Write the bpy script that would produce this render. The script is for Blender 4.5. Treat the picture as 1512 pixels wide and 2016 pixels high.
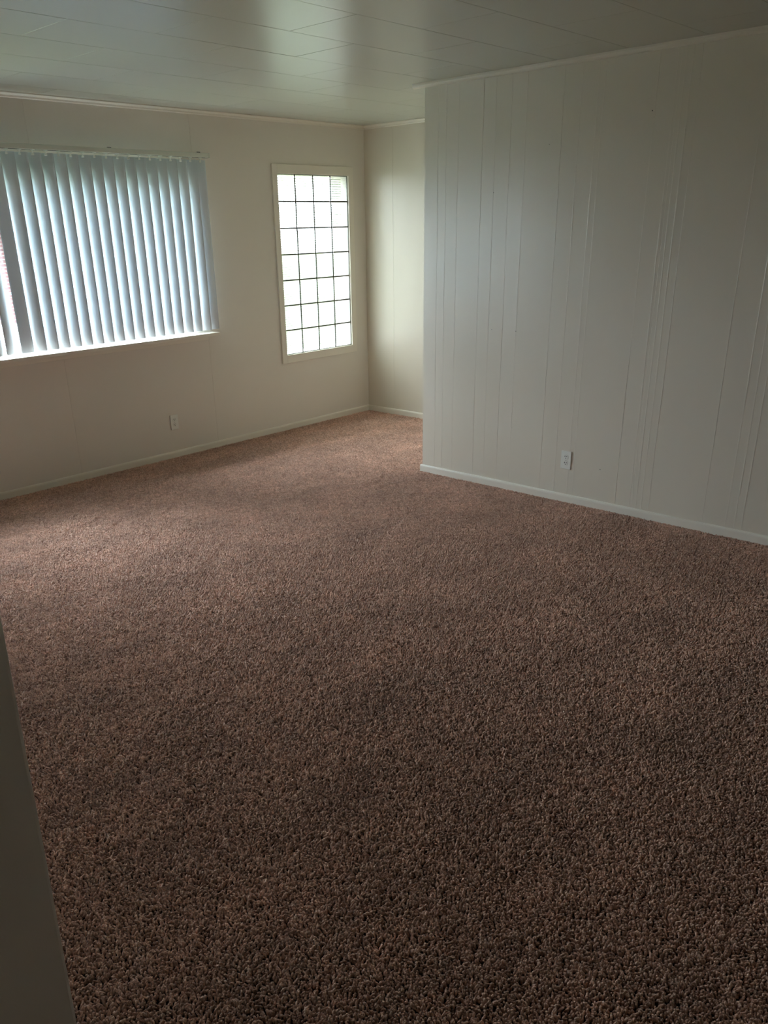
import bpy, bmesh, math, random
from mathutils import Vector, Matrix
import numpy as np
random.seed(7); np.random.seed(7)
for o in list(bpy.data.objects): bpy.data.objects.remove(o)
scene = bpy.context.scene
COL = scene.collection

# ------------------------------------------------------------------ camera
W_PX, H_PX = 1512, 2016
F_PX, CXP, CYP = 1618.54, 708.62, 1145.63
YAW, PITCH, ROLL, CAM_H = 0.8127, 0.4066, -0.0257, 1.635
fwd = Vector((math.sin(YAW)*math.cos(PITCH), math.cos(YAW)*math.cos(PITCH), -math.sin(PITCH)))
rt = Vector((math.cos(YAW), -math.sin(YAW), 0)); up = rt.cross(fwd)
cr, sr = math.cos(ROLL), math.sin(ROLL)
rt, up = cr*rt+sr*up, -sr*rt+cr*up
cam_d = bpy.data.cameras.new('camera'); cam = bpy.data.objects.new('camera', cam_d); COL.objects.link(cam)
cam_d.sensor_fit = 'VERTICAL'; cam_d.sensor_height = 36; cam_d.sensor_width = 27
cam_d.lens = F_PX/H_PX*36
cam_d.shift_x = (W_PX/2-CXP)/H_PX; cam_d.shift_y = (CYP-H_PX/2)/H_PX
cam_d.clip_start = 0.02; cam_d.clip_end = 300
m = Matrix((rt, up, -fwd)).transposed().to_4x4(); m.translation = Vector((0, 0, CAM_H)); cam.matrix_world = m
scene.camera = cam

# ------------------------------------------------------------------ light and exposure
SKY = 62.0
world = bpy.data.worlds.new('world'); scene.world = world; world.use_nodes = True
bg = world.node_tree.nodes['Background']
bg.inputs['Strength'].default_value = SKY
# overcast sky: three times as bright overhead as at the horizon, all round
_n = world.node_tree.nodes; _l = world.node_tree.links
_g = _n.new('ShaderNodeNewGeometry'); _s = _n.new('ShaderNodeSeparateXYZ'); _l.new(_g.outputs['Incoming'], _s.inputs[0])
_a = _n.new('ShaderNodeMath'); _a.operation = 'ABSOLUTE'; _l.new(_s.outputs['Z'], _a.inputs[0])
_m = _n.new('ShaderNodeMath'); _m.operation = 'MULTIPLY_ADD'; _l.new(_a.outputs[0], _m.inputs[0]); _m.inputs[1].default_value = 2.0; _m.inputs[2].default_value = 1.0
_v = _n.new('ShaderNodeVectorMath'); _v.operation = 'SCALE'; _v.inputs[0].default_value = (0.290, 0.322, 0.372); _l.new(_m.outputs[0], _v.inputs['Scale'])
_l.new(_v.outputs['Vector'], bg.inputs['Color'])
scene.view_settings.view_transform = 'Standard'; scene.view_settings.look = 'None'
scene.view_settings.exposure = 0.0; scene.view_settings.gamma = 1.0
scene.view_settings.use_curve_mapping = False
cy = scene.cycles
cy.use_denoising = True
cy.max_bounces = 14; cy.diffuse_bounces = 8; cy.glossy_bounces = 4; cy.transmission_bounces = 8; cy.transparent_max_bounces = 24
cy.sample_clamp_indirect = 8.0
# room dimensions
YN, XE, XP, YP, CH = 5.449, 5.946, 4.556, 3.6575, 2.44
XL, YS = -0.5, -1.3
def portal(x0, x1, z0, z1, y, name):
    l = bpy.data.lights.new(name, 'AREA'); l.shape = 'RECTANGLE'; l.size = x1-x0; l.size_y = z1-z0
    l.cycles.is_portal = True
    o = bpy.data.objects.new(name, l); COL.objects.link(o)
    o.location = ((x0+x1)/2, y, (z0+z1)/2); o.rotation_euler = (-math.pi/2, 0, 0)
WX0, WX1, WZ0, WZ1 = 0.50, 3.99, 0.925, 2.0           # big window opening, widened past the view's left edge for more daylight
BX0, BX1, BZ0, BZ1 = 4.905, 5.728, 0.638, 2.048       # glass block opening
portal(WX0, WX1, WZ0, WZ1, YN+0.30, 'daylight_portal')
portal(BX0, BX1, BZ0, BZ1, YN+0.30, 'daylight_portal')

# ------------------------------------------------------------------ helpers
def srgb(r, g, b):
    f = lambda c: (c/255/12.92) if c/255 <= .04045 else ((c/255+.055)/1.055)**2.4
    return (f(r), f(g), f(b), 1)
def mat(name, col, rough=.5, spec=.5, bump=None, vary=None, metallic=0.0):
    """bump: list of (scale xyz, strength, distance, detail); vary: (scale, amount)"""
    m = bpy.data.materials.new(name); m.use_nodes = True
    nt = m.node_tree; N = nt.nodes; L = nt.links; b = N['Principled BSDF']
    b.inputs['Roughness'].default_value = rough; b.inputs['Specular IOR Level'].default_value = spec
    b.inputs['Metallic'].default_value = metallic
    b.inputs['Base Color'].default_value = col
    geo = N.new('ShaderNodeNewGeometry')
    if vary:
        mp = N.new('ShaderNodeMapping'); mp.inputs['Scale'].default_value = vary[0]
        L.new(geo.outputs['Position'], mp.inputs['Vector'])
        n = N.new('ShaderNodeTexNoise'); n.inputs['Scale'].default_value = 1; n.inputs['Detail'].default_value = 4
        L.new(mp.outputs['Vector'], n.inputs['Vector'])
        r = N.new('ShaderNodeMapRange'); r.inputs['From Min'].default_value = .3; r.inputs['From Max'].default_value = .7
        r.inputs['To Min'].default_value = 1-vary[1]; r.inputs['To Max'].default_value = 1+vary[1]
        L.new(n.outputs['Fac'], r.inputs['Value'])
        mx = N.new('ShaderNodeVectorMath'); mx.operation = 'SCALE'
        mx.inputs[0].default_value = col[:3]; L.new(r.outputs['Result'], mx.inputs['Scale'])
        L.new(mx.outputs['Vector'], b.inputs['Base Color'])
    prev = None
    for sc, st, dist, det in (bump or []):
        mp = N.new('ShaderNodeMapping'); mp.inputs['Scale'].default_value = sc
        L.new(geo.outputs['Position'], mp.inputs['Vector'])
        n = N.new('ShaderNodeTexNoise'); n.inputs['Scale'].default_value = 1; n.inputs['Detail'].default_value = det
        L.new(mp.outputs['Vector'], n.inputs['Vector'])
        bp = N.new('ShaderNodeBump'); bp.inputs['Strength'].default_value = st; bp.inputs['Distance'].default_value = dist
        L.new(n.outputs['Fac'], bp.inputs['Height'])
        if prev: L.new(prev.outputs['Normal'], bp.inputs['Normal'])
        prev = bp
    if prev: L.new(prev.outputs['Normal'], b.inputs['Normal'])
    return m
def lerp(a, b, t): return a+(b-a)*t

M = {}
WALL = srgb(224, 217, 206)
M['wall'] = mat('cream_wall_paint', WALL, .38, .45, [((6, 6, 1.2), .35, .006, 2), ((260, 260, 160), .25, .0006, 3)], ((1.3, 1.3, .5), .015))
M['wall_r'] = mat('grey_white_wall_paint', srgb(222, 214, 198), .30, .75, [((1, 9, .35), .35, .005, 2), ((1, 70, 5), .18, .0010, 2), ((240, 240, 150), .3, .0006, 3)], ((1, 1.6, .5), .015))
M['ceiling'] = mat('ceiling_tile_enamel', srgb(196, 196, 184), .30, .42, [((60, 60, 60), .12, .0006, 3), ((2.2, 2.2, 2), .04, .006, 1)])
M['groove'] = mat('groove_backing_paint', srgb(150, 145, 128), .7, .3)  # darker backing colour behind the ceiling tile joints
M['trim'] = mat('cream_trim_enamel', srgb(230, 223, 209), .35, .5, [((3, 3, 30), .2, .002, 2), ((120, 120, 120), .1, .0005, 2)])
M['subfloor'] = mat('carpet_backing', srgb(60, 40, 32), .95, .1)
M['plastic'] = mat('white_outlet_plastic', srgb(232, 232, 224), .35, .5, vary=((30, 30, 30), .02))
M['slot'] = mat('outlet_slot_black', srgb(22, 21, 20), .7, .2)
M['steel'] = mat('zinc_screw', srgb(180, 178, 170), .35, .5, metallic=.9)
M['dark'] = mat('dark_bracket_metal', srgb(35, 35, 32), .5, .5)
M['rail'] = mat('headrail_enamel', srgb(214, 216, 204), .3, .5)
M['clip'] = mat('clear_clip_plastic', srgb(245, 247, 242), .25, .6)
M['mortar'] = mat('glass_block_mortar', srgb(92, 90, 84), .85, .2, [((200, 200, 200), .3, .001, 3)])
M['vinyl'] = mat('white_sash_vinyl', srgb(215, 222, 220), .4, .5)
M['siding'] = mat('outside_siding', srgb(205, 200, 188), .7, .3, vary=((4, 4, 9), .04))
M['grass'] = mat('lawn_grass', srgb(74, 80, 55), .95, .1, [((9, 9, 9), .6, .05, 5)], ((2.5, 2.5, 2.5), .3))
M['concrete'] = mat('pale_driveway_concrete', srgb(205, 202, 195), .9, .2, [((30, 30, 30), .2, .004, 4)], ((1, 1, 1), .05))
M['shingle'] = mat('grey_roof_shingle', srgb(110, 105, 100), .9, .2, [((1, 14, 14), .5, .02, 2)], ((3, 8, 8), .15))
M['glassdark'] = mat('far_window_glass', srgb(60, 70, 78), .1, .6)
# brick
def brick_mat():
    m = bpy.data.materials.new('red_brick_courses'); m.use_nodes = True; nt = m.node_tree; N = nt.nodes; L = nt.links; b = N['Principled BSDF']
    geo = N.new('ShaderNodeNewGeometry'); sep = N.new('ShaderNodeSeparateXYZ'); cmb = N.new('ShaderNodeCombineXYZ'); ad = N.new('ShaderNodeMath'); ad.operation = 'ADD'
    L.new(geo.outputs['Position'], sep.inputs[0]); L.new(sep.outputs['X'], ad.inputs[0]); L.new(sep.outputs['Y'], ad.inputs[1])
    L.new(ad.outputs[0], cmb.inputs['X']); L.new(sep.outputs['Z'], cmb.inputs['Y'])
    t = N.new('ShaderNodeTexBrick'); t.inputs['Scale'].default_value = 1; t.inputs['Brick Width'].default_value = .22; t.inputs['Row Height'].default_value = .075
    t.inputs['Mortar Size'].default_value = .012; t.inputs['Color1'].default_value = srgb(84, 52, 52); t.inputs['Color2'].default_value = srgb(74, 46, 47); t.inputs['Mortar'].default_value = srgb(100, 94, 90)
    L.new(cmb.outputs[0], t.inputs['Vector']); L.new(t.outputs['Color'], b.inputs['Base Color']); b.inputs['Roughness'].default_value = .9
    bp = N.new('ShaderNodeBump'); bp.inputs['Distance'].default_value = .006; bp.invert = True; L.new(t.outputs['Fac'], bp.inputs['Height']); L.new(bp.outputs['Normal'], b.inputs['Normal'])
    return m
M['brick'] = brick_mat()
def mix_mat(name, parts, bump=None):
    """parts: list of (node type, colour, weight, roughness)"""
    m = bpy.data.materials.new(name); m.use_nodes = True; nt = m.node_tree; N = nt.nodes; L = nt.links
    N.remove(N['Principled BSDF']); out = N['Material Output']; acc = None; tot = 0
    bp = None
    if bump:
        geo = N.new('ShaderNodeNewGeometry'); mp = N.new('ShaderNodeMapping'); mp.inputs['Scale'].default_value = bump[0]
        L.new(geo.outputs['Position'], mp.inputs['Vector']); n = N.new('ShaderNodeTexNoise'); n.inputs['Scale'].default_value = 1
        L.new(mp.outputs['Vector'], n.inputs['Vector']); bp = N.new('ShaderNodeBump'); bp.inputs['Strength'].default_value = bump[1]; bp.inputs['Distance'].default_value = bump[2]
        L.new(n.outputs['Fac'], bp.inputs['Height'])
    for typ, c, w, r in parts:
        s = N.new(typ); s.inputs['Color'].default_value = c
        if 'Roughness' in s.inputs and r is not None: s.inputs['Roughness'].default_value = r
        if bp and 'Normal' in s.inputs: L.new(bp.outputs['Normal'], s.inputs['Normal'])
        tot += w
        if acc is None: acc = s
        else:
            mx = N.new('ShaderNodeMixShader'); mx.inputs['Fac'].default_value = w/tot
            L.new(acc.outputs[0], mx.inputs[1]); L.new(s.outputs[0], mx.inputs[2]); acc = mx
    L.new(acc.outputs[0], out.inputs['Surface'])
    return m
WT = (1, 1, 1, 1)
M['block'] = mix_mat('pressed_block_glass', [('ShaderNodeBsdfTransparent', (.37, .375, .35, 1), .78, None), ('ShaderNodeBsdfTranslucent', (.6, .64, .6, 1), .16, None), ('ShaderNodeBsdfGlossy', WT, .06, .08)], ((14, 14, 14), .3, .004))
M['rib'] = mix_mat('ribbed_block_glass', [('ShaderNodeBsdfTransparent', (.45, .5, .36, 1), .8, None), ('ShaderNodeBsdfGlossy', WT, .25, .15)])
M['pane'] = mix_mat('clear_window_glass', [('ShaderNodeBsdfTransparent', (.95, .98, .97, 1), .93, None), ('ShaderNodeBsdfGlossy', WT, .07, .02)])
M['vane'] = mix_mat('blue_white_vane_vinyl', [('ShaderNodeBsdfDiffuse', (.80, .86, .91, 1), .85, .5), ('ShaderNodeBsdfTranslucent', (.75, .85, .95, 1), .035, None), ('ShaderNodeBsdfGlossy', WT, .04, .35)], ((60, 60, 20), .15, .001))

def carpet_mat():
    m = bpy.data.materials.new('brown_carpet_yarn'); m.use_nodes = True; nt = m.node_tree; N = nt.nodes; L = nt.links; b = N['Principled BSDF']
    b.inputs['Roughness'].default_value = .9; b.inputs['Specular IOR Level'].default_value = .2
    b.inputs['Sheen Weight'].default_value = .3; b.inputs['Sheen Roughness'].default_value = .5
    at = N.new('ShaderNodeAttribute'); at.attribute_name = 'shade'
    geo = N.new('ShaderNodeNewGeometry')
    def noise(sc, det, rot=0):
        mp = N.new('ShaderNodeMapping'); mp.inputs['Scale'].default_value = sc; mp.inputs['Rotation'].default_value = (0, 0, rot)
        L.new(geo.outputs['Position'], mp.inputs['Vector']); n = N.new('ShaderNodeTexNoise'); n.inputs['Scale'].default_value = 1; n.inputs['Detail'].default_value = det
        L.new(mp.outputs['Vector'], n.inputs['Vector']); return n
    n1 = noise((3.2, 3.2, 0), 4); n2 = noise((1.0, 4.2, 0), 2, .05); n3 = noise((26, 26, 0), 3)
    def mrange(n, a, bb):
        r = N.new('ShaderNodeMapRange'); r.inputs['From Min'].default_value = .3; r.inputs['From Max'].default_value = .7; r.inputs['To Min'].default_value = a; r.inputs['To Max'].default_value = bb
        L.new(n.outputs['Fac'], r.inputs['Value']); return r
    def mul(a, bb):
        k = N.new('ShaderNodeMath'); k.operation = 'MULTIPLY'; L.new(a, k.inputs[0]); L.new(bb, k.inputs[1]); return k.outputs[0]
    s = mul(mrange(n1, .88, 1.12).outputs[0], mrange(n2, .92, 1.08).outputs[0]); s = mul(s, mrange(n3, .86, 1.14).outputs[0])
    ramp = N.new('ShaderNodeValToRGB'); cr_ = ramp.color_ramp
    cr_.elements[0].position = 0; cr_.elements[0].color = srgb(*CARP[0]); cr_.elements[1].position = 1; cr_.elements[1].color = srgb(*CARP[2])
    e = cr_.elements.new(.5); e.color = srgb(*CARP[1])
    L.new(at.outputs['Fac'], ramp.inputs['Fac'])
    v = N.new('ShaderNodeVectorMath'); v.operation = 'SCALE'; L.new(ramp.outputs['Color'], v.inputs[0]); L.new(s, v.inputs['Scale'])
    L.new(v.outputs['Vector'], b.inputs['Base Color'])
    return m
CARP = ((157, 118, 98), (207, 164, 142), (235, 199, 178))
M['carpet'] = carpet_mat()

def tag(o, label=None, cat=None, group=None, kind=None):
    if label: o['label'] = label
    if cat: o['category'] = cat
    if group: o['group'] = group
    if kind: o['kind'] = kind
    return o
def link(name, mesh, parent=None, loc=None, rot=None):
    o = bpy.data.objects.new(name, mesh); COL.objects.link(o)
    if parent: o.parent = parent
    if loc is not None: o.location = loc
    if rot is not None: o.rotation_euler = rot
    return o
def empty(name, loc=(0, 0, 0)):
    o = bpy.data.objects.new(name, None); COL.objects.link(o); o.location = loc; o.empty_display_size = .05
    return o
def box_bm(bm, x0, x1, y0, y1, z0, z1, bev=0, seg=1):
    vs = [bm.verts.new((x, y, z)) for x in (x0, x1) for y in (y0, y1) for z in (z0, z1)]
    fs = [bm.faces.new([vs[i] for i in f]) for f in ((0, 1, 3, 2), (4, 6, 7, 5), (0, 4, 5, 1), (2, 3, 7, 6), (0, 2, 6, 4), (1, 5, 7, 3))]
    if bev:
        es = list({e for f in fs for e in f.edges})
        bmesh.ops.bevel(bm, geom=es, offset=bev, segments=seg, affect='EDGES', profile=.6)
def to_mesh(bm, name, m, smooth=False):
    me = bpy.data.meshes.new(name); bmesh.ops.recalc_face_normals(bm, faces=bm.faces); bm.to_mesh(me); bm.free()
    me.materials.append(m)
    if smooth:
        for p in me.polygons: p.use_smooth = True
    return me
def box(name, x0, x1, y0, y1, z0, z1, m, parent=None, bev=0, seg=1):
    bm = bmesh.new(); box_bm(bm, x0, x1, y0, y1, z0, z1, bev, seg)
    return link(name, to_mesh(bm, name, m), parent)
def boxes(name, lst, m, parent=None, bev=0):
    bm = bmesh.new()
    for b in lst: box_bm(bm, *b, bev)
    return link(name, to_mesh(bm, name, m), parent)
def extrude_profile(name, prof, axis, a, b, m, parent=None, wob=0, smooth=False):
    """prof: closed list of (u, z); axis 'x' -> u is y, axis 'y' -> u is x"""
    bm = bmesh.new(); n = max(2, int(abs(b-a)/.35)+1); rings = []
    for i in range(n):
        t = lerp(a, b, i/(n-1)); du = random.uniform(-wob, wob); dz = random.uniform(-wob, wob)
        rings.append([bm.verts.new((t, u+du, z+dz) if axis == 'x' else (u+du, t, z+dz)) for u, z in prof])
    k = len(prof)
    for r0, r1 in zip(rings, rings[1:]):
        for j in range(k): bm.faces.new((r0[j], r0[(j+1) % k], r1[(j+1) % k], r1[j]))
    bm.faces.new(rings[0][::-1]); bm.faces.new(rings[-1])
    return link(name, to_mesh(bm, name, m), parent)
def struct(o): o['kind'] = 'structure'; return o

# ------------------------------------------------------------------ the shell
floor = struct(box('floor', XL-.1, XE+.1, YS-.1, YN+.02, -.15, -.012, M['subfloor']))
# ceiling: backing slab and one object per enamelled tile, half-bonded rows
ceiling = struct(box('ceiling', XL-.1, XE+.1, YS-.1, YN+.16, CH+.012, CH+.15, M['groove']))
TW, TL = .4104, .8415; ROW0 = 3.1401; X_A = 2.952
tile_meshes = {}
def tile(x0, x1, y0, y1, full):
    g = .0018
    key = (round(x1-x0, 3), round(y1-y0, 3))
    if key not in tile_meshes:
        bm = bmesh.new(); hx, hy = (x1-x0)/2-g/2, (y1-y0)/2-g/2
        box_bm(bm, -hx, hx, -hy, hy, 0, .0125)
        low = [e for e in bm.edges if all(v.co.z < .001 for v in e.verts)]
        bmesh.ops.bevel(bm, geom=low, offset=.0016, segments=1, affect='EDGES')
        tile_meshes[key] = to_mesh(bm, 'ceiling_tile', M['ceiling'])
    o = link('ceiling_tile', tile_meshes[key], ceiling, ((x0+x1)/2, (y0+y1)/2, CH+random.uniform(-.0002, .0005)),
             (random.uniform(-.0009, .0009), random.uniform(-.0005, .0005), 0))
for k in range(-14, 6):
    y0, y1 = ROW0+k*TW, ROW0+(k+1)*TW
    if y1 <= -.6 or y0 >= YN: continue
    y0, y1 = max(y0, YS), min(y1, YN)
    ph = X_A if k % 2 else X_A-TL/2       # row -1 carries a joint at X_A
    for j in range(-6, 6):
        x0, x1 = ph+j*TL, ph+(j+1)*TL
        if x1 <= XL or x0 >= XE: continue
        x0, x1 = max(x0, XL), min(x1, XE)
        if x1-x0 < .02 or (x0 > XP and y1 < YP): continue
        tile(x0, x1, y0, y1, True)

def cut_rects(a0, a1, b0, b1, holes):
    """rectangle minus holes -> list of rects (a along wall, b vertical)"""
    rs = [(a0, a1, b0, b1)]
    for h in holes:
        out = []
        for r in rs:
            ia0, ia1, ib0, ib1 = max(r[0], h[0]), min(r[1], h[1]), max(r[2], h[2]), min(r[3], h[3])
            if ia0 >= ia1 or ib0 >= ib1: out.append(r); continue
            if r[2] < ib0: out.append((r[0], r[1], r[2], ib0))
            if ib1 < r[3]: out.append((r[0], r[1], ib1, r[3]))
            if r[0] < ia0: out.append((r[0], ia0, ib0, ib1))
            if ia1 < r[1]: out.append((ia1, r[1], ib0, ib1))
        rs = out
    return [r for r in rs if r[1]-r[0] > 1e-4 and r[3]-r[2] > 1e-4]
def sheet_x(name, a0, a1, y_front, th, holes, m, parent, gap=.0008):
    """wall panel facing -Y"""
    bm = bmesh.new()
    for r in cut_rects(a0+gap, a1-gap, -.012, CH, holes): box_bm(bm, r[0], r[1], y_front, y_front+th, r[2], r[3])
    bmesh.ops.remove_doubles(bm, verts=bm.verts, dist=1e-5)
    return link(name, to_mesh(bm, name, m), parent)
# north wall (with both windows)
HOLES = [(WX0, WX1, WZ0, WZ1), (BX0, BX1, BZ0, BZ1)]
wall_n = struct(boxes('wall_north', [(r[0], r[1], YN+.010, YN+.16, r[2], r[3]) for r in cut_rects(XL-.1, XE+.1, -.15, CH+.15, HOLES)], M['wall']))
b_n = [XL-.1, .42, 1.64, 2.852, 4.096, XE+.05]
for a, b in zip(b_n, b_n[1:]): sheet_x('wall_panel', a, b, YN, .010, HOLES, M['wall'], wall_n, .0005)
outer = struct(boxes('wall_outside', [(r[0], r[1], YN+.161, YN+.20, r[2], r[3]) for r in cut_rects(XL-.6, XE+.6, -.5, CH+.3, HOLES)], M['siding']))
# east wall of the alcove
wall_e = struct(box('wall_east', XE+.010, XE+.15, YP-.1, YN+.01, -.15, CH+.15, M['wall']))
for a, b in ((YP-.02, 4.32), (4.32, 4.70), (4.70, 5.12), (5.12, YN)):
    box('wall_panel', XE, XE+.010, a+.0005, b-.0005, -.012, CH, M['wall_r'], wall_e, .0003)
# right partition and its return
wall_r = struct(box('wall_right', XP+.010, XP+.12, YS-.1, YP-.010, -.15, CH+.15, M['wall_r']))
gro = [YP, 3.551, 3.488, 3.397, 3.218, 3.129, 3.023, 2.921, 2.687, 2.581, 2.483, 2.156, 2.044, 1.941, 1.619, 1.488, 1.30, 1.085, .98, .83, .55, .45, .30, 0, -.4, -.8, YS]
strong = {3.551, 3.218, 3.023, 2.687, 2.156, 1.941, 1.619, 1.085}
for a, b in zip(gro, gro[1:]):
    box('wall_panel', XP, XP+.011, b+.0001, a-.0001, -.012, CH, M['wall_r'], wall_r, .00025)
def seam(y, w, h):
    """bead of old paint standing proud over a joint between two boards"""
    bm = bmesh.new(); n = 15; rings = []; ph = random.uniform(0, 6)
    for k in range(n):
        z = lerp(.045, CH-.026, k/(n-1)); yy = y+.0012*math.sin(ph+k*.9)+random.uniform(-.0004, .0004); hh = h*random.uniform(.7, 1.15)
        rings.append([bm.verts.new((XP-q, yy+p, z)) for p, q in ((-w, -.0004), (-w*.45, hh*.75), (0, hh), (w*.45, hh*.75), (w, -.0004))])
    for r0, r1 in zip(rings, rings[1:]):
        for q in range(5): bm.faces.new((r0[q], r0[(q+1) % 5], r1[(q+1) % 5], r1[q]))
    bm.faces.new(rings[0][::-1]); bm.faces.new(rings[-1])
    link('panel_seam', to_mesh(bm, 'panel_seam', M['wall_r']), wall_r)
for y in sorted(strong): seam(y, .0024, .0011)
for y in (3.488, 3.397, 3.129, 2.921, 2.581, 2.483, 2.447, 2.06, 2.02, 1.985, 1.488, 1.44, 1.40): seam(y, .005, .0008)
wall_b = struct(box('wall_return', XP+.02, XE+.1, YP-.12, YP-.001, -.15, CH+.15, M['wall_r']))
# closing walls behind and beside the camera; south one set close to bounce light
struct(box('wall_left', XL-.12, XL, YS-.1, YN, -.15, CH+.15, M['wall']))
struct(box('wall_south', XL-.1, XP+.1, YS-.12, YS, -.15, CH+.15, M['wall']))
struct(box('ceiling_rear', XL, XP, YS, -.55, CH+.0005, CH+.0124, M['ceiling']))
# wall end close to the camera, its edge a little out of plumb
bm = bmesh.new()
def nx(z): return .326+(z-.572)*.0268
ring = []
for z in (-.012, .6, 1.2, 1.8, CH):
    x = nx(z); b_ = .006
    ring.append([bm.verts.new(c) for c in ((XL, .90, z), (x-b_, .90, z), (x-.002, .902, z), (x, .906, z), (x, 1.02, z), (XL, 1.02, z))])
for r0, r1 in zip(ring, ring[1:]):
    for j in range(6): bm.faces.new((r0[j], r0[(j+1) % 6], r1[(j+1) % 6], r1[j]))
bm.faces.new(ring[0][::-1]); bm.faces.new(ring[-1])
struct(link('wall_near', to_mesh(bm, 'wall_near', M['wall'])))

# ------------------------------------------------------------------ trim
def bb_prof(u, s):   # s: direction into the room (+1/-1)
    return [(u, -.012), (u+s*.013, -.012), (u+s*.013, .034), (u+s*.0115, .041), (u+s*.008, .046), (u, .048)]
struct(extrude_profile('baseboard_north', bb_prof(YN, -1), 'x', XL, XE, M['trim'], wob=.0008))
struct(extrude_profile('baseboard_east', bb_prof(XE, -1), 'y', YP, YN-.013, M['trim'], wob=.0008))
struct(extrude_profile('baseboard_right', bb_prof(XP, -1), 'y', YS, YP+.013, M['trim'], wob=.0006))
struct(extrude_profile('baseboard_return', bb_prof(YP, 1), 'x', XP-.0005, XE-.013, M['trim']))
cr_n = [(YN, CH), (YN-.026, CH), (YN-.027, CH-.006), (YN-.020, CH-.012), (YN-.013, CH-.017), (YN-.011, CH-.026), (YN-.006, CH-.029), (YN, CH-.030)]
struct(extrude_profile('trim_1', cr_n, 'x', XL, XE, M['trim'], wob=.0007))
struct(extrude_profile('trim_2', [(XE+(YN-u)*-1, z) for u, z in cr_n], 'y', YP, YN-.02, M['trim'], wob=.0007))
pr = [(XP, CH+.002), (XP-.0200, CH+.002), (XP-.0212, CH-.010), (XP-.0195, CH-.017), (XP-.0150, CH-.0225), (XP-.0080, CH-.0255), (XP, CH-.0260)]
struct(extrude_profile('trim_3', pr, 'y', YS, YP+.085, M['trim'], wob=.0006))

# ------------------------------------------------------------------ big window: sashes, sill, apron
win = empty('window_1', ((WX0+WX1)/2, YN+.08, WZ0)); win['kind'] = 'structure'
def wpart(name, *a, **k):
    o = box(name, *a, **k); o.parent = win; o.matrix_parent_inverse = Matrix.Translation(-Vector(win.location)); return o
wpart('sill', WX0-.13, 4.135, YN-.10, YN+.10, .889, .913, M['trim'], bev=.004, seg=2)
wpart('apron', WX0-.09, 4.083, YN-.014, YN, .853, .889, M['trim'], bev=.002)
fy0, fy1 = YN+.085, YN+.135
for nm, a in (('side_jamb', (WX0, WX0+.045, fy0-.0, fy1, .913, WZ1)), ('side_jamb', (WX1-.045, WX1, fy0, fy1, .913, WZ1)),
              ('head_jamb', (WX0+.045, WX1-.045, fy0, fy1, WZ1-.045, WZ1)), ('bottom_rail', (WX0+.045, WX1-.045, fy0, fy1, .913, .95)),
              ('mullion', (2.690, 2.735, fy0, fy1, .95, WZ1-.045)), ('sash_stile', (2.634, 2.689, fy0+.008, fy1-.008, 1.30, WZ1-.045)),
              ('meeting_rail', (WX0+.045, 2.689, fy0+.006, fy1-.006, 1.286, 1.30))):
    wpart(nm, *a, M['vinyl'], bev=.002)
wpart('pane', WX0+.045, 2.689, YN+.108, YN+.112, .95, WZ1-.046, M['pane'])
wpart('pane', 2.736, WX1-.046, YN+.108, YN+.112, .95, WZ1-.046, M['pane'])

# ------------------------------------------------------------------ glass block window
gw = empty('window_2', ((BX0+BX1)/2, YN+.04, BZ0)); gw['kind'] = 'structure'
PI_ = Matrix.Translation(-Vector(gw.location))
def gpart(o): o.parent = gw; o.matrix_parent_inverse = PI_; return o
TX0, TX1, TZ0, TZ1 = 4.850, 5.788, .572, 2.118
for nm, a in (('casing_board', (TX0, BX0-.001, YN-.016, YN, TZ0, TZ1)), ('casing_board', (BX1+.001, TX1, YN-.010, YN, TZ0, TZ1)),
              ('casing_board', (BX0-.0005, BX1+.0005, YN-.015, YN, BZ1+.0, TZ1)), ('casing_board', (BX0-.0005, BX1+.0005, YN-.015, YN, TZ0, BZ0))):
    gpart(box(nm, *a, M['trim'], bev=.0015))
PW, PH = (BX1-BX0)/4, (BZ1-BZ0)/7
def block_meshes():
    # front plate with rounded corners and raised rim, rear plate with ribs, thin edge web
    w, h, d = PW/2-.0050, PH/2-.0045, .078
    bm = bmesh.new()
    def ring(s, y, rad):
        out = []
        for cx, cz, a0 in ((w-s-rad, h-s-rad, 0), (-(w-s-rad), h-s-rad, 90), (-(w-s-rad), -(h-s-rad), 180), (w-s-rad, -(h-s-rad), 270)):
            for k in range(4):
                a = math.radians(a0+30*k); out.append(bm.verts.new((cx+rad*math.cos(a), y, cz+rad*math.sin(a))))
        return out
    r = [ring(.0, .010, .016), ring(.002, .003, .015), ring(.006, .0, .013), ring(.014, .0015, .010), ring(.022, .0025, .008)]
    for a, b in zip(r, r[1:]):
        for j in range(16): bm.faces.new((a[j], a[(j+1) % 16], b[(j+1) % 16], b[j]))
    bm.faces.new(r[-1])
    front = to_mesh(bm, 'block_face', M['block'])
    bm = bmesh.new()
    for side in (-1, 1):    # frame of the rear half
        pass
    for k in range(9):      # pressed ribs on the inner side of the rear plate
        z = lerp(-h+.022, h-.022, k/8)
        box_bm(bm, -w+.012, w-.012, d-.012, d-.006, z-.0035, z+.0035)
    ribs = to_mesh(bm, 'block_rib', M['rib'])
    return front, ribs
f_me, r_me = block_meshes()
bm = bmesh.new()            # joints between the blocks, kept one piece: a continuous mortar grid
for i in range(5):
    x = BX0+i*PW; box_bm(bm, max(x-.0062, BX0-.0), min(x+.0062, BX1), YN+.006, YN+.011, BZ0, BZ1)
for j in range(8):
    z = BZ0+j*PH; box_bm(bm, BX0, BX1, YN+.0065, YN+.0105, max(z-.0056, BZ0), min(z+.0056, BZ1))
gpart(link('mortar_grid', to_mesh(bm, 'mortar_grid', M['mortar'])))
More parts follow.
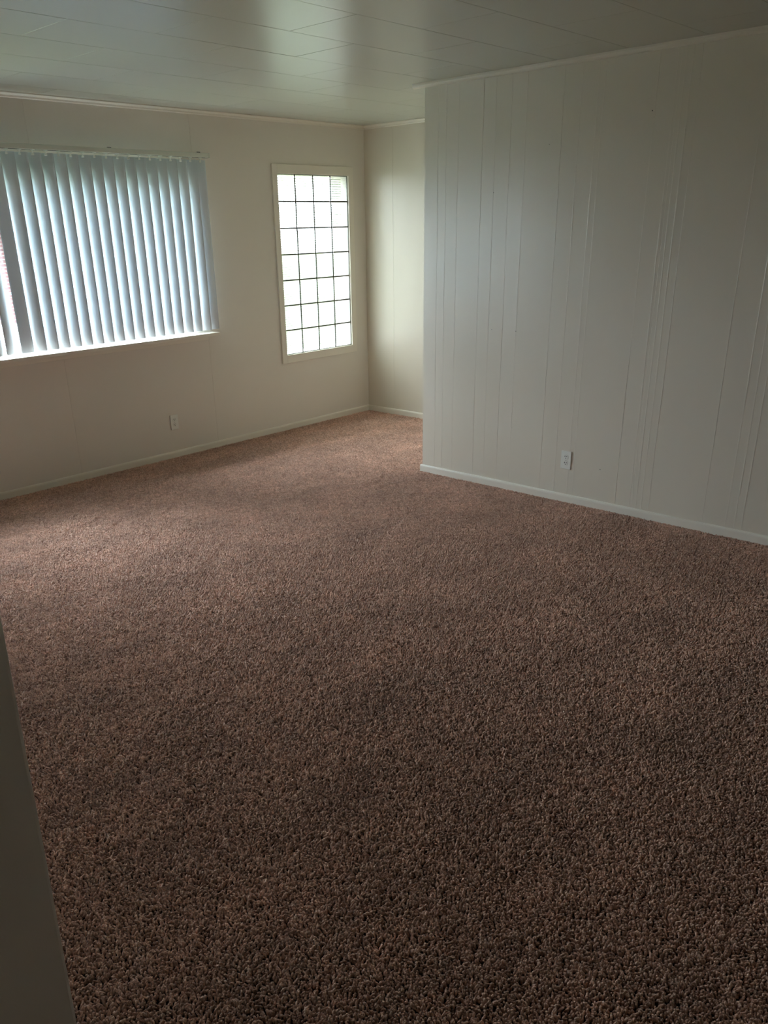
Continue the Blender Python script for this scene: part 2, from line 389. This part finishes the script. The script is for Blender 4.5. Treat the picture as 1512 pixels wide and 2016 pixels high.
for j in range(7):
    for i in range(4):
        c = (BX0+(i+.5)*PW, YN+.0+random.uniform(0, .001), BZ0+(j+.5)*PH)
        b = gpart(link('glass_block', f_me, loc=c, rot=(0, random.uniform(-.004, .004), 0)))
        rb = link('block_ribs', r_me, b)

# ------------------------------------------------------------------ vertical blind
YB = YN-.072
blind = empty('vertical_blind', (2.65, YB, 2.126))
tag(blind, 'blue-white vertical blind with curved vanes hanging under a headrail over the wide window', 'blind')
BI = Matrix.Translation(-Vector(blind.location))
def bpart(o): o.parent = blind; o.matrix_parent_inverse = BI; return o
RX0, RX1 = 0.40, 4.186
bpart(box('headrail', RX0, RX1-.010, YB-.022, YB+.022, 2.128, 2.158, M['rail'], bev=.003, seg=2))
bpart(box('end_cap', RX1-.0095, RX1, YB-.023, YB+.023, 2.127, 2.159, M['rail'], bev=.002))
bpart(box('rail_slot', RX0+.02, RX1-.03, YB-.006, YB+.006, 2.1265, 2.1285, M['dark']))
for x in (1.5, 3.36, 4.085):
    br = bpart(box('mounting_bracket', x-.012, x+.012, YB-.018, YN-.0005, 2.158, 2.161, M['rail'], bev=.0006))
    bk = box('bracket_clip', x-.011, x+.016, YB-.0225, YB-.012, 2.1585, 2.1625, M['dark']); bk.parent = br
def vane_mesh():
    bm = bmesh.new(); n = 8; w, sag, th = .0445, .0075, .0009; z1, z0 = -.015, -1.191
    zs = [z0+(z1-z0)*k/6 for k in range(7)]
    rings = []
    for z in zs:
        fr, bk = [], []
        for i in range(n+1):
            t = -1+2*i/n; x = w*t; y = -sag*(1-t*t)+sag*.6
            tw = .0
            fr.append(bm.verts.new((x, y-th/2, z))); bk.append(bm.verts.new((x, y+th/2, z)))
        rings.append(fr+bk[::-1])
    k = len(rings[0])
    for r0, r1 in zip(rings, rings[1:]):
        for j in range(k): bm.faces.new((r0[j], r0[(j+1) % k], r1[(j+1) % k], r1[j]))
    bm.faces.new(rings[0][::-1]); bm.faces.new(rings[-1])
    me = to_mesh(bm, 'vane', M['vane'])
    for p in me.polygons: p.use_smooth = abs(p.normal.z) < .5 and p.area > .0015
    return me
v_me = vane_mesh()
bm = bmesh.new(); box_bm(bm, -.0135, .0135, -.0085, .0035, -.005, .0005, .001); box_bm(bm, -.004, .004, -.0085, .0022, -.024, -.004, .0008)
box_bm(bm, -.0075, .0075, -.0090, -.002, -.030, -.020, .001)
clip_me = to_mesh(bm, 'vane_clip', M['clip'])
PITCHV = .0852; VC0 = 2.574
special = {-3: -44, -2: -27, -1: -3, 5: 33, 16: 33, 17: 10, 18: 4}
for i in range(-26, 19):
    x = VC0+PITCHV*(i+1)
    if i == 18: x -= .004
    if x > RX1 or x < RX0: continue
    a = special.get(i, 29+random.uniform(-2.5, 2.5)) if i > -4 else (78+random.uniform(-6, 6) if i > -16 else 22)  # unseen left-hand vanes, part of them turned open to admit more daylight
    if i == -2: x -= .022
    ya = YB-(.006 if i == -1 else 0)
    v = bpart(link('vane', v_me, loc=(x, ya, 2.1265+random.uniform(-.0015, .0005)), rot=(random.uniform(-.002, .002), random.uniform(-.002, .002), -math.radians(a))))
    c = link('vane_clip', clip_me, v); c.rotation_euler = (0, 0, 0)

# ------------------------------------------------------------------ outlets
def rounded_plate(bm, w, h, d, bev):
    box_bm(bm, -w, w, -d, 0, -h, h, bev, 2)
def outlet(loc, rz, label):
    t = empty('wall_outlet', loc); t.rotation_euler = (0, 0, rz); tag(t, label, 'outlet')
    bm = bmesh.new(); rounded_plate(bm, .035, .057, .0065, .0025); link('cover_plate', to_mesh(bm, 'cover_plate', M['plastic']), t)
    for s in (-1, 1):
        bm = bmesh.new(); n = 24; y = -.0085
        pts = []
        for k in range(n):
            a = 2*math.pi*k/n; px, pz = .0172*math.cos(a), .0172*math.sin(a); pz = max(-.0140, min(.0140, pz)); pts.append((px, pz))
        a_ = [bm.verts.new((p[0], -.006, p[1])) for p in pts]; b_ = [bm.verts.new((p[0]*.97, y, p[1]*.97)) for p in pts]
        for j in range(n): bm.faces.new((a_[j], a_[(j+1) % n], b_[(j+1) % n], b_[j]))
        bm.faces.new(b_)
        rc = link('receptacle', to_mesh(bm, 'receptacle', M['plastic']), t, (0, 0, s*.0195))
        box('slot', -.0082, -.0048, -.0090, -.0070, -.0005, .0085, M['slot'], rc)
        box('slot', .0048, .0080, -.0090, -.0070, .0008, .0080, M['slot'], rc)
        bm = bmesh.new(); bmesh.ops.create_cone(bm, cap_ends=True, segments=12, radius1=.0028, radius2=.0028, depth=.002, matrix=Matrix.Translation((0, -.0080, -.0068)) @ Matrix.Rotation(math.pi/2, 4, 'X'))
        link('ground_hole', to_mesh(bm, 'ground_hole', M['slot']), rc)
    bm = bmesh.new(); bmesh.ops.create_cone(bm, cap_ends=True, segments=12, radius1=.0028, radius2=.0024, depth=.0016, matrix=Matrix.Translation((0, -.0070, 0)) @ Matrix.Rotation(math.pi/2, 4, 'X'))
    link('screw', to_mesh(bm, 'screw', M['steel']), t)
    return t
outlet((3.686, YN-.0002, .272), 0, 'white duplex outlet on the window wall between the blind and the floor')
outlet((XP-.0009, 2.503, .267), -math.pi/2, 'white duplex outlet low on the grey right-hand wall')

# tiny nail holes and specks left on the walls
def speck(x, y, z, ax, r=.003):
    bm = bmesh.new(); bmesh.ops.create_icosphere(bm, subdivisions=1, radius=r)
    for v in bm.verts:
        if ax == 'x': v.co.x *= .5
        else: v.co.y *= .5
    return to_mesh(bm, 'nail_head', M['dark']), (x, y, z)
for (y, z, r) in ((2.169, 2.15, .0032), (2.76, 2.04, .0022), (3.124, 1.81, .0025), (2.27, .245, .003), (2.92, 1.02, .0025), (3.10, 1.02, .002)):
    me, l = speck(XP-.001, y, z, 'x', r); o = link('nail_head', me, wall_r, l)

# ------------------------------------------------------------------ carpet pile (uncountable): tuft patches scattered by geometry nodes
PS = .2; NV = 5; SP = .0062
def carpet_mesh():
    V, F, S, VR = [], [], [], []
    n = int(round(PS/SP)); s = PS/n
    gx = (np.arange(64)/64)*2*math.pi
    for v in range(NV):
        K = 21; G = np.random.rand(K, K); LA = np.random.randn(2, K, K)*.30
        def fld(A, x, y):
            u, w = (x/PS+.5)*K, (y/PS+.5)*K; i0, j0 = int(math.floor(u)), int(math.floor(w)); fu, fw = u-i0, w-j0
            fu, fw = fu*fu*(3-2*fu), fw*fw*(3-2*fw); i0 %= K; j0 %= K; i1, j1 = (i0+1) % K, (j0+1) % K
            return (A[i0, j0]*(1-fu)+A[i1, j0]*fu)*(1-fw)+(A[i0, j1]*(1-fu)+A[i1, j1]*fu)*fw
        for i in range(n):
            for j in range(n):
                x = -PS/2+(i+.5)*s+random.uniform(-.42, .42)*s; y = -PS/2+(j+.5)*s+random.uniform(-.42, .42)*s
                cl = fld(G, x, y)
                h = .0132+random.uniform(-.0020, .0012)+.0060*(cl-.62)
                r = .0037*random.uniform(.85, 1.15)
                la = random.uniform(0, 2*math.pi); lm = abs(random.gauss(0, .5)); lx, ly = (math.cos(la)*lm*.6+fld(LA[0], x, y))*h, (math.sin(la)*lm*.6+fld(LA[1], x, y))*h
                base = len(V); a0 = random.uniform(0, math.pi/2)
                for (t, rr) in ((0, 1.0), (.55, 1.0), (.88, .75)):
                    bx, by = x+lx*t**1.6, y+ly*t**1.6; z = -.013+h*t
                    for k in range(4):
                        a = a0+k*math.pi/2+t*1.2; V.append((bx+rr*r*math.cos(a), by+rr*r*math.sin(a), z))
                V.append((x+lx, y+ly, -.013+h))
                for q in range(2):
                    for k in range(4): F.append((base+q*4+k, base+q*4+(k+1) % 4, base+(q+1)*4+(k+1) % 4, base+(q+1)*4+k))
                for k in range(4): F.append((base+8+k, base+8+(k+1) % 4, base+12))
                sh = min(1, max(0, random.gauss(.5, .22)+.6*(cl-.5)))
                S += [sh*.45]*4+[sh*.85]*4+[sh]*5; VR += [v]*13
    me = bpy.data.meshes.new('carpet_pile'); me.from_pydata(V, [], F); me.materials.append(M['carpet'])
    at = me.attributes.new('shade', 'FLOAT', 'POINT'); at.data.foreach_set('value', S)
    at = me.attributes.new('variant', 'INT', 'POINT'); at.data.foreach_set('value', VR)
    me.polygons.foreach_set('use_smooth', [True]*len(me.polygons)); me.update()
    return me
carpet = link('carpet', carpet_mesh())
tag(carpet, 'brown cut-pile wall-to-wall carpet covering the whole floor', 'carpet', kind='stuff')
ng = bpy.data.node_groups.new('carpet_scatter', 'GeometryNodeTree')
ng.interface.new_socket('Geometry', in_out='INPUT', socket_type='NodeSocketGeometry'); ng.interface.new_socket('Geometry', in_out='OUTPUT', socket_type='NodeSocketGeometry')
N = ng.nodes; L = ng.links
gi = N.new('NodeGroupInput'); go = N.new('NodeGroupOutput')
na = N.new('GeometryNodeInputNamedAttribute'); na.data_type = 'INT'; na.inputs['Name'].default_value = 'variant'
g2i = N.new('GeometryNodeGeometryToInstance')
for v in range(NV):
    cmp_ = N.new('FunctionNodeCompare'); cmp_.data_type = 'INT'; cmp_.operation = 'EQUAL'
    ints = [s for s in cmp_.inputs if s.type == 'INT']; L.new(na.outputs['Attribute'], ints[0]); ints[1].default_value = v
    sg = N.new('GeometryNodeSeparateGeometry'); sg.domain = 'POINT'
    L.new(gi.outputs[0], sg.inputs['Geometry']); L.new(cmp_.outputs[0], sg.inputs['Selection']); L.new(sg.outputs['Selection'], g2i.inputs[0])
jn = N.new('GeometryNodeJoinGeometry')
def grid(cx, cy, nx_, ny_):
    g = N.new('GeometryNodeMeshGrid'); g.inputs['Size X'].default_value = (nx_-1)*PS; g.inputs['Size Y'].default_value = (ny_-1)*PS
    g.inputs['Vertices X'].default_value = nx_; g.inputs['Vertices Y'].default_value = ny_
    tr = N.new('GeometryNodeTransform'); tr.inputs['Translation'].default_value = (cx, cy, 0)
    L.new(g.outputs['Mesh'], tr.inputs['Geometry']); L.new(tr.outputs['Geometry'], jn.inputs[0])
nX, nY = 25, 31
grid(XP-nX*PS/2, YN+.002-nY*PS/2, nX, nY)
grid(XP+7*PS/2, YN+.002-9*PS/2, 7, 9)
iop = N.new('GeometryNodeInstanceOnPoints'); iop.inputs['Pick Instance'].default_value = True
L.new(jn.outputs[0], iop.inputs['Points']); L.new(g2i.outputs[0], iop.inputs['Instance'])
rv = N.new('FunctionNodeRandomValue'); rv.data_type = 'INT'
ri = [s for s in rv.inputs if s.type == 'INT' and s.name in ('Min', 'Max')]; ri[0].default_value = 0; ri[1].default_value = NV-1
L.new([s for s in rv.outputs if s.type == 'INT'][0], iop.inputs['Instance Index'])
rv2 = N.new('FunctionNodeRandomValue'); rv2.data_type = 'INT'
ri = [s for s in rv2.inputs if s.type == 'INT' and s.name in ('Min', 'Max')]; ri[0].default_value = 0; ri[1].default_value = 3
rv2.inputs['Seed'].default_value = 9
mu = N.new('ShaderNodeMath'); mu.operation = 'MULTIPLY'; mu.inputs[1].default_value = math.pi/2
L.new([s for s in rv2.outputs if s.type == 'INT'][0], mu.inputs[0])
cb = N.new('ShaderNodeCombineXYZ'); L.new(mu.outputs[0], cb.inputs['Z']); L.new(cb.outputs[0], iop.inputs['Rotation'])
L.new(iop.outputs[0], go.inputs[0])
md = carpet.modifiers.new('scatter', 'NODES'); md.node_group = ng

# ------------------------------------------------------------------ outdoors
struct(box('ground', -40, 60, YN+.21, 70, -.75, -.55, M['grass']))
struct(box('eave', XL-.6, XE+.6, YN+.2, YN+.50, 2.32, 2.42, M['siding']))
struct(box('driveway', 1.0, 9.5, 12.5, 17.9, -.56, -.53, M['concrete']))
hs = empty('brick_house', (4.0, 18.0, -.55)); tag(hs, 'red brick house outdoors, seen through the gap in the vertical blind', 'house')
HI = Matrix.Translation(-Vector(hs.location))
def hpart(o): o.parent = hs; o.matrix_parent_inverse = HI; return o
hpart(box('brick_wall', -4, 9.4, 18, 26, -.08, 2.0, M['brick']))
hpart(box('foundation', -4.03, 9.43, 17.97, 26.03, -.55, -.08, M['concrete']))
bm = bmesh.new()
pts = [(-4.4, 15.9, 1.75), (9.8, 15.9, 1.75), (9.8, 26.5, 2.0), (-4.4, 26.5, 2.0), (-1.5, 22, 3.9), (7, 22, 3.9)]  # front overhang drawn deep and low, shaped to shade the brick wall
vs = [bm.verts.new(p) for p in pts]
for f in ((0, 1, 5, 4), (1, 2, 5), (2, 3, 4, 5), (3, 0, 4), (3, 2, 1, 0)): bm.faces.new([vs[i] for i in f])
hpart(link('shading_roof', to_mesh(bm, 'shading_roof', M['shingle'])))
for x in (-1.5, 3.2):
    w = hpart(box('window', x, x+1.2, 17.95, 18.0, .5, 1.7, M['vinyl'])); p = box('pane', x+.08, x+1.12, 17.93, 17.95, .58, 1.62, M['glassdark']); p.parent = w
    w.matrix_parent_inverse = HI
